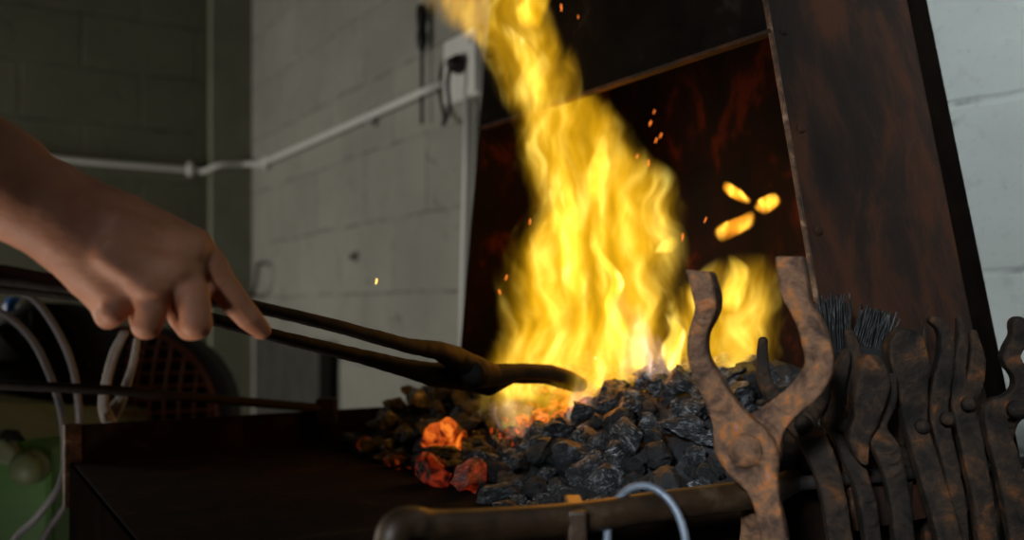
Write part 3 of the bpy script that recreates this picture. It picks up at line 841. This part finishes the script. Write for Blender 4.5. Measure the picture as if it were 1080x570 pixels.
# creases carved between neighbouring fingers and at the wrist
cut = []
def cutp(lst, k=-.003): cut.extend([(g, k) for g, _ in hp(lst, .01)])
cutp([(184, 318, .578, 3.0), (182, 335, .590, 4.0), (181, 356, .600, 4.5)])
cutp([(141, 326, .576, 2.0), (136, 340, .586, 3.5), (134, 354, .595, 4.0)])
cutp([(226, 318, .600, 2.5), (219, 292, .596, 1.5)])
cutp([(40, 276, .584, 2.0), (70, 250, .5655, 2.0), (88, 236, .571, 1.0)], -.004)
cutp([(50, 284, .587, 1.8), (78, 262, .566, 1.8), (92, 250, .569, .8)], -.004)
cutp([(96, 326, .586, 2.2), (112, 326, .576, 2.4), (124, 318, .577, 1.2)], -.004)
sdf_hand = prims + idx_f + mid_f + rng_f + lit_f + thm_f + cut
hand = sdf_obj('person', sdf_hand, .0015, M['skin'], None, ho, jitter=.0005, jscale=70)
tag(hand, "person's bare right forearm and hand gripping the long tongs", 'person')

# ------------------------------------------------------------------ rail in front of the tray
ro = P(600, 548, .62)
r = empty('tool_rail', ro); tag(r, 'bronze brown round rail with bent end along the tray front', 'rail')
bm = bmesh.new()
rp = [P(415, 640, .545), P(413, 590, .545), P(416, 562, .547), P(432, 553, .555), P(470, 556, .575), P(600, 548, .62), P(700, 534, .66), P(800, 521, .703), P(812, 519, .72), P(822, 515, .75), P(835, 508, .80)]
add_tube(bm, rel(rp, ro), .0105, 14, 6); bm_obj('rail', bm, M['rail'], r, True)
bm = bmesh.new(); add_tube(bm, rel([P(826, 512, .775), P(950, 500, .825), P(1084, 488, .90)], ro), .006, 10); bm_obj('hanging_bar', bm, M['iron_dark'], r, True)
for px, Y, w, py in ((608, .62, .006, 536),):
    bm = bmesh.new(); c = P(px, py, Y) - ro
    add_box(bm, (c.x - w, c.y - .012, c.z - .07), (c.x + w, c.y + .045, c.z), .002); bm_obj('bracket', bm, M['rail'], r)
q = P(682, 573, .628)
r2 = bmesh.new()
pts = []
for k in range(37):
    a = 2 * math.pi * k / 36
    pts.append(Vector((math.cos(a) * .026, math.sin(a) * .021, math.sin(a) * .034)))
add_tube(r2, pts, .0030, 10, 0, False)
tag(bm_obj('steel_ring', r2, M['steel'], None, True, q), 'bluish steel ring hanging over the brown rail', 'ring')

# ------------------------------------------------------------------ racked tongs
def tongs(label, boss, Y, halves, mat, rivet=.009, name='tongs', h=.0016, k=.004, bossr=None, group=None, cuts={}, turn=0.0):
    org = P(boss[0], boss[1], Y)
    r = empty(name, org, turn); tag(r, label, 'tongs', group)
    for li, pts in enumerate(halves):
        pl = [(x, y, Y + dy, w, t) for x, y, dy, w, t in pts]
        sm_ = catmull(pc(pl, org), 3)
        pr = chain([tuple(s) for s in sm_], 'flat', k)
        if bossr:
            yo = -.006 if li == 0 else .006
            pr.append(([('flat', (-.002, yo, .002), (.002, yo, -.002), bossr, bossr, .006, .006)], .008))
        if li in cuts: pr += [(g, -.002) for g, _ in chain([tuple(t) for t in pc([(x, y, Y + dy, w, t) for x, y, dy, w, t in cuts[li]], org)], 'flat')]
        sdf_obj('tong_half', pr, h, M[mat], r, jitter=.0008, jscale=55)
    if rivet:
        bm = bmesh.new()
        add_lathe(bm, [(rivet, 0), (rivet * 1.02, .003), (rivet * .8, .006), (rivet * .4, .0075)], 18, Matrix.Translation((0, -.011, 0)) @ Matrix.Rotation(math.pi / 2, 4, 'X'))
        bm_obj('rivet', bm, M[mat], r, True)
    return r
tongs('large rusty tongs hanging open in the foreground, jaws rising before the fire', (790, 474), .675, [
    [(738, 278, -.004, 12, .013), (747, 303, -.004, 12, .013), (750, 326, -.004, 11, .012), (741, 350, -.005, 10, .008), (741, 375, -.006, 11, .007), (752, 402, -.006, 13, .007), (768, 432, -.006, 16, .006), (790, 474, -.006, 24, .006),
     (808, 505, -.010, 18, .006), (821, 535, -.016, 14, .006), (836, 590, -.022, 13, .006), (850, 700, -.022, 13, .006)],
    [(826, 268, .010, 14, .010), (831, 305, .010, 14, .010), (838, 326, .010, 11, .009), (850, 352, .010, 13, .008), (855, 385, .010, 14, .007), (838, 415, .008, 14, .006), (812, 440, .006, 16, .006), (790, 474, .006, 24, .006),
     (780, 505, .020, 16, .006), (774, 540, .040, 15, .006), (768, 600, .044, 16, .006), (762, 700, .044, 14, .006)],
    ], 'iron_light', .0125, bossr=.0195, k=.002, h=.0013, turn=-.42,
    cuts={0: [(700, 271, 0, 10, .05), (790, 280, 0, 10, .05)], 1: [(780, 260, 0, 10, .05), (880, 262, 0, 10, .05)]})
tongs('slim grey tongs behind the large rusty pair', (842, 446), .77, [
    [(805, 360, 0, 5, .004), (804, 380, 0, 6, .004), (808, 405, 0, 7, .005), (824, 430, 0, 10, .005), (845, 448, 0, 14, .005), (864, 480, -.01, 14, .006), (878, 525, -.03, 13, .006), (888, 600, -.04, 12, .006), (892, 700, -.04, 12, .006)],
    [(872, 402, .01, 5, .004), (862, 425, .01, 9, .005), (843, 447, .01, 14, .005), (828, 480, .03, 12, .006), (820, 540, .05, 11, .006), (812, 700, .05, 11, .006)]], 'iron', .007)
tongs('tongs with pointed leaf shaped jaw beside the hood edge', (884, 446), .79, [
    [(893, 370, 0, 3, .005), (886, 390, 0, 8, .005), (878, 412, 0, 12, .006), (876, 432, 0, 13, .006), (884, 450, 0, 12, .006), (900, 490, -.01, 10, .006), (916, 545, -.03, 9, .006), (930, 700, -.04, 9, .006)],
    [(896, 352, .012, 5, .004), (900, 372, .012, 8, .004), (904, 395, .012, 9, .005), (898, 425, .012, 10, .005), (884, 448, .010, 12, .005), (872, 500, .05, 9, .006), (866, 700, .05, 9, .006)]], 'iron', .007)
tongs('tongs with rounded spoon shaped jaw and blue-orange rust patch', (914, 446), .775, [
    [(917, 385, -.006, 12, .008), (918, 402, -.006, 17, .009), (914, 424, -.006, 16, .008), (911, 444, -.006, 13, .007), (904, 462, -.006, 12, .007), (910, 485, -.01, 5, .005)],
    [(938, 400, .006, 7, .006), (934, 425, .006, 9, .006), (922, 450, .006, 12, .006), (934, 475, -.01, 13, .006), (946, 520, -.02, 11, .006), (954, 600, -.03, 10, .006), (958, 700, -.03, 10, .006)]], 'iron', .0)
tongs('tongs with the widest rounded flat jaw in the rack', (966, 448), .80, [
    [(953, 366, -.004, 19, .010), (956, 385, -.004, 20, .010), (960, 415, -.004, 15, .008), (964, 446, -.004, 12, .007), (976, 490, -.01, 12, .007), (990, 535, -.02, 13, .007), (1004, 600, -.03, 12, .007), (1010, 700, -.03, 12, .007)],
    [(941, 332, .016, 1.8, .0015), (944, 352, .014, 2.0, .002), (948, 400, .010, 8, .005), (962, 446, .008, 11, .006), (952, 500, .04, 9, .006), (948, 700, .05, 9, .006)]], 'iron', .006)
tongs('narrow tongs with curled jaw tip and thin wire prong', (992, 440), .83, [
    [(984, 338, 0, 5, .005), (992, 345, 0, 6, .005), (997, 362, 0, 7, .006), (994, 390, 0, 9, .006), (988, 420, 0, 10, .006), (990, 445, 0, 10, .006), (1000, 490, -.01, 8, .006), (1010, 545, -.02, 8, .006), (1018, 700, -.03, 8, .006)],
    [(979, 322, .012, 1.4, .0015), (976, 340, .012, 1.6, .0015), (974, 372, .012, 4, .004), (984, 425, .010, 9, .005), (982, 500, .04, 8, .006), (978, 700, .05, 8, .006)]], 'iron', .006)
tongs('thin pointed jaw tongs second from the right end of the rack', (1014, 425), .855, [
    [(1011, 336, 0, 3, .004), (1014, 352, 0, 5, .005), (1012, 375, 0, 7, .005), (1008, 400, 0, 9, .006), (1014, 428, 0, 12, .006), (1024, 475, -.01, 12, .006), (1034, 525, -.02, 11, .006), (1042, 600, -.03, 10, .006), (1046, 700, -.03, 10, .006)],
    [(1026, 352, .012, 4, .004), (1030, 380, .012, 8, .005), (1024, 410, .012, 10, .005), (1012, 430, .010, 11, .005), (1008, 500, .04, 9, .006), (1004, 700, .05, 9, .006)]], 'iron', .006)
tongs('tongs with wavy notched jaw at the right end, by the pale wall', (1064, 430), .86, [
    [(1072, 342, 0, 8, .006), (1074, 356, 0, 9, .006), (1064, 376, 0, 9, .006), (1074, 394, 0, 8, .006), (1074, 412, 0, 9, .006), (1062, 428, 0, 12, .006), (1048, 434, .0, 12, .006), (1052, 460, -.01, 13, .006), (1066, 510, -.02, 14, .006), (1080, 600, -.03, 13, .006), (1086, 700, -.03, 12, .006)],
    [(1098, 350, .012, 8, .006), (1100, 390, .012, 9, .006), (1084, 425, .010, 12, .006), (1062, 440, .010, 12, .006), (1044, 520, .04, 10, .006), (1040, 700, .05, 10, .006)]], 'iron', .008)

# wire brushes hung behind the racked tongs
def brush(px, py, Y, w, hgt_, tilt, label):
    org = P(px, py, Y); r = empty('wire_brush', org); tag(r, label, 'brush'); r.rotation_euler = (0, tilt, 0)
    bm = bmesh.new(); rr = random.Random(px)
    nx = int(w / .0022); ny = 5
    for i in range(nx):
        for j in range(ny):
            x = -w / 2 + (i + .5) * w / nx; y = -.006 + j * .003
            t = hgt_ * rr.uniform(.82, 1.0)
            add_tube(bm, [Vector((x, y, -hgt_ * .5)), Vector((x + rr.uniform(-.001, .001), y, 0)), Vector((x + rr.uniform(-.003, .003), y + rr.uniform(-.002, .002), t - hgt_ * .5))], .0008, 4)
    bm_obj('bristles', bm, M['bristle'], r)
    bm = bmesh.new(); add_box(bm, (-w / 2 - .002, -.009, -hgt_ * .5 - .07), (w / 2 + .002, .010, -hgt_ * .35), .003); bm_obj('brush_block', bm, M['black'], r)
brush(880, 346, .82, .026, .060, -.06, 'dark bristly wire brush standing beside the hood edge')
brush(922, 350, .82, .030, .042, .25, 'clogged wire brush with splayed bristles between two tong jaws')

# ------------------------------------------------------------------ background left
# round fan with mesh guard
fo = P(130, 445, 1.75)
r = empty('drum_fan', Vector((fo.x, fo.y, fo.z))); tag(r, 'dark round fan drum with reddish wire mesh guard behind the table', 'fan')
bm = bmesh.new()
add_lathe(bm, [(.145, .02), (.172, .03), (.172, .16), (.15, .17)], 40, Matrix.Rotation(-math.pi / 2, 4, 'X')); bm_obj('drum', bm, M['black'], r, True)
bm = bmesh.new(); Rg = .172
for k in range(15):      # rings and bars bulging towards the camera
    x = -Rg + 2 * Rg * (k + .5) / 15
    hh = math.sqrt(max(Rg * Rg - x * x, 0))
    add_tube(bm, [Vector((x, -.07 * (1 - (x * x + z * z) / Rg ** 2), z)) for z in [hh * t / 6 for t in range(-6, 7)]], .0022, 5)
    add_tube(bm, [Vector((z, -.07 * (1 - (x * x + z * z) / Rg ** 2) - .002, x)) for z in [hh * t / 6 for t in range(-6, 7)]], .0022, 5)
add_tube(bm, [Vector((Rg * math.cos(a), 0, Rg * math.sin(a))) for a in [2 * math.pi * k / 40 for k in range(41)]], .005, 6, 0, False)
bm_obj('wire_guard', bm, M['guard'], r)
for x in (-.10, .10):
    bm = bmesh.new(); add_box(bm, (x - .015, .04, -fo.z), (x + .015, .12, -.10), .003); bm_obj('leg', bm, M['black'], r)

# green machine
go = P(20, 500, 1.45)
r = empty('green_machine', Vector((go.x, go.y, 0))); tag(r, 'green painted machine with pale sloping top at lower left corner', 'machine')
z = go.z
bm = bmesh.new()
c8 = [Vector(c) for c in ((-.35, -.05, 0), (.075, -.05, 0), (.075, .30, 0), (-.35, .30, 0), (-.35, -.05, z + .13), (.075, -.05, z + .045), (.075, .30, z + .045), (-.35, .30, z + .13))]
add_hexa(bm, c8, .01); bm_obj('body', bm, M['green'], r)
bm = bmesh.new()
c8 = [Vector(c) for c in ((-.35, -.062, z + .105), (.06, -.062, z + .012), (.085, .31, z + .012), (-.35, .31, z + .105), (-.35, -.062, z + .165), (-.05, -.062, z + .12), (.085, .31, z + .065), (-.35, .31, z + .165))]
add_hexa(bm, c8, .006); bm_obj('top_cover', bm, M['palegreen'], r)
bm = bmesh.new(); add_lathe(bm, [(.026, 0), (.026, .02), (.018, .03)], 24, Matrix.Translation((.047, -.05, z + .020)) @ Matrix.Rotation(math.pi / 2, 4, 'X')); bm_obj('round_cap', bm, M['palegreen'], r, True)
bm = bmesh.new(); add_box(bm, (-.045, -.058, z - .004), (-.008, -.048, z + .028), .003); bm_obj('switch_box', bm, M['black'], r)
bm = bmesh.new()
c8 = [Vector(c) for c in ((.005, -.07, z + .062), (.040, -.07, z + .058), (.040, -.055, z + .058), (.005, -.055, z + .062), (.012, -.07, z + .076), (.028, -.07, z + .074), (.028, -.055, z + .074), (.012, -.055, z + .076))]
add_hexa(bm, c8, .002); bm_obj('lever', bm, M['black'], r)
# black hub above the green machine
ko = P(40, 385, 1.6)
bm = bmesh.new(); add_lathe(bm, [(.09, .0), (.105, .015), (.105, .10), (.09, .12)], 32, Matrix.Rotation(-math.pi / 2, 4, 'X'))
for k in range(8):
    a = k * math.pi / 4
    add_box(bm, (-.008, -.012, .02), (.008, .004, .09), .002, Matrix.Rotation(a, 4, 'Y'))
add_box(bm, (-.03, .02, -ko.z + .0), (.03, .09, -.05), .003)
tag(bm_obj('black_wheel', bm, M['black'], None, True, ko), 'round black wheel housing above the green machine', 'wheel')
# blue capped container resting on it
bo = P(22, 327, 1.65)
r = empty('bottle', bo); tag(r, 'small beige bottle with bright blue cap at the left edge', 'bottle')
bm = bmesh.new(); add_lathe(bm, [(.020, 0), (.025, .006), (.024, .045), (.014, .055)], 20, Matrix.Rotation(math.pi / 2 + .2, 4, 'Y')); bm_obj('body', bm, M['beige'], r, True)
bm = bmesh.new(); add_lathe(bm, [(.018, -.022), (.020, -.012), (.020, .002), (.016, .004)], 20, Matrix.Rotation(math.pi / 2 + .2, 4, 'Y')); bm_obj('cap', bm, M['blue'], r, True)
# cables
for pts, lab in (([(8, 302, 1.32), (35, 315, 1.32), (58, 345, 1.32), (76, 385, 1.32), (83, 430, 1.32), (82, 480, 1.34), (70, 530, 1.36), (45, 572, 1.36), (30, 640, 1.36)], 'grey hose arching down between the hand and the table corner, right one of two'),
                 ([(-20, 318, 1.36), (10, 335, 1.36), (36, 362, 1.36), (56, 405, 1.34), (67, 450, 1.32), (66, 505, 1.30), (40, 545, 1.30), (12, 576, 1.32), (-5, 640, 1.34)], 'grey hose arching down over the black wheel, left one of two')):
    q = P(*pts[3]); bm = bmesh.new(); add_tube(bm, rel([P(*t) for t in pts], q), .0048, 10, 5)
    tag(bm_obj('hose', bm, M['cable'], None, True, q), lab, 'hose')
# grey pincers hooked over the far rim
q = P(122, 425, 1.22); r = empty('pincers', q); tag(r, 'pale grey metal pincers standing behind the table rim below the hand', 'pincers')
for pts in ([(131, 352, 1.22, 4, .004), (121, 372, 1.22, 4.5, .004), (113, 400, 1.22, 4.5, .004), (109, 425, 1.22, 5, .004), (113, 440, 1.22, 7, .004), (118, 452, 1.22, 6, .004)],
            [(145, 358, 1.23, 3, .004), (141, 382, 1.23, 3.5, .004), (134, 405, 1.23, 4, .004), (126, 425, 1.23, 6, .004), (117, 440, 1.23, 7, .004), (113, 452, 1.23, 5, .004)]):
    sdf_obj('pincer_arm', chain([tuple(s) for s in catmull(pc(pts, q), 3)], 'flat', .003), .002, M['pincer'], r)
bm = bmesh.new(); add_lathe(bm, [(.006, 0), (.006, .008), (.004, .011)], 12, Matrix.Translation((-.008, -.002, -.018)) @ Matrix.Rotation(math.pi / 2, 4, 'X')); bm_obj('pivot', bm, M['pincer'], r, True)

# ------------------------------------------------------------------ light
def area(name, loc, target, sx, sy, energy, col, spread=math.pi):
    L = bpy.data.lights.new(name, 'AREA'); L.shape = 'RECTANGLE'; L.size = sx; L.size_y = sy; L.energy = energy; L.color = col
    L.spread = spread
    o = bpy.data.objects.new(name, L); o.location = loc
    o.rotation_euler = (Vector(target) - Vector(loc)).to_track_quat('-Z', 'Y').to_euler(); C.objects.link(o); return o
area('doorway_daylight', (-3.0, 2.0, 1.15), (0.4, 2.05, 1.15), 0.8, 1.3, 24, (1, .95, .82))
area('low_left_fill', (-1.10, .40, .34), (-.30, .7, 1.05), .3, .3, 2.7, (1, .90, .78), math.radians(100))  # added unseen lamp, lifts the hand from below and the green machine
area('coal_tong_fill', (-.8, -1.5, 2.0), (.30, .85, .99), (.3), .3, .95, (.84, .93, 1), math.radians(18))  # added lamp with a narrow cone for the coals and front tongs
area('right_wall_fill', (.05, -1.7, 2.2), (.66, 1.05, 1.60), .5, .5, 3.3, (.80, .93, 1), math.radians(24))  # extra unseen lamp, narrowed to brighten the right wall beside the hood
def pt(name, loc, e, rad, col):
    L = bpy.data.lights.new(name, 'POINT'); L.energy = e; L.shadow_soft_size = rad; L.color = col
    o = bpy.data.objects.new(name, L); o.location = loc; C.objects.link(o)
pt('fire_light_low', P(615, 360,  1.15), .75, .05, (1, .27, .035))
pt('fire_light_high', P(625, 220, 1.17), .35, .06, (1, .27, .035))
W = bpy.data.worlds.new('world'); bpy.context.scene.world = W; W.use_nodes = True
bg = W.node_tree.nodes['Background']; bg.inputs[0].default_value = (.75, .85, 1, 1); bg.inputs[1].default_value = .007

# ------------------------------------------------------------------ camera
cam = bpy.data.cameras.new('camera'); co = bpy.data.objects.new('camera', cam); C.objects.link(co)
co.location = (0, 0, H); co.rotation_euler = (math.pi / 2, 0, 0)
cam.sensor_width = 36; cam.lens = 36 * 1000 / 1080; cam.shift_y = 40 / 1080
cam.dof.use_dof = True; cam.dof.focus_distance = .82; cam.dof.aperture_fstop = 3.6
cam.clip_start = .02
sc = bpy.context.scene; sc.camera = co
sc.view_settings.view_transform = 'Standard'; sc.view_settings.look = 'None'
sc.view_settings.gamma = 1; sc.view_settings.use_curve_mapping = False; sc.view_settings.exposure = 0
sc.cycles.use_denoising = True
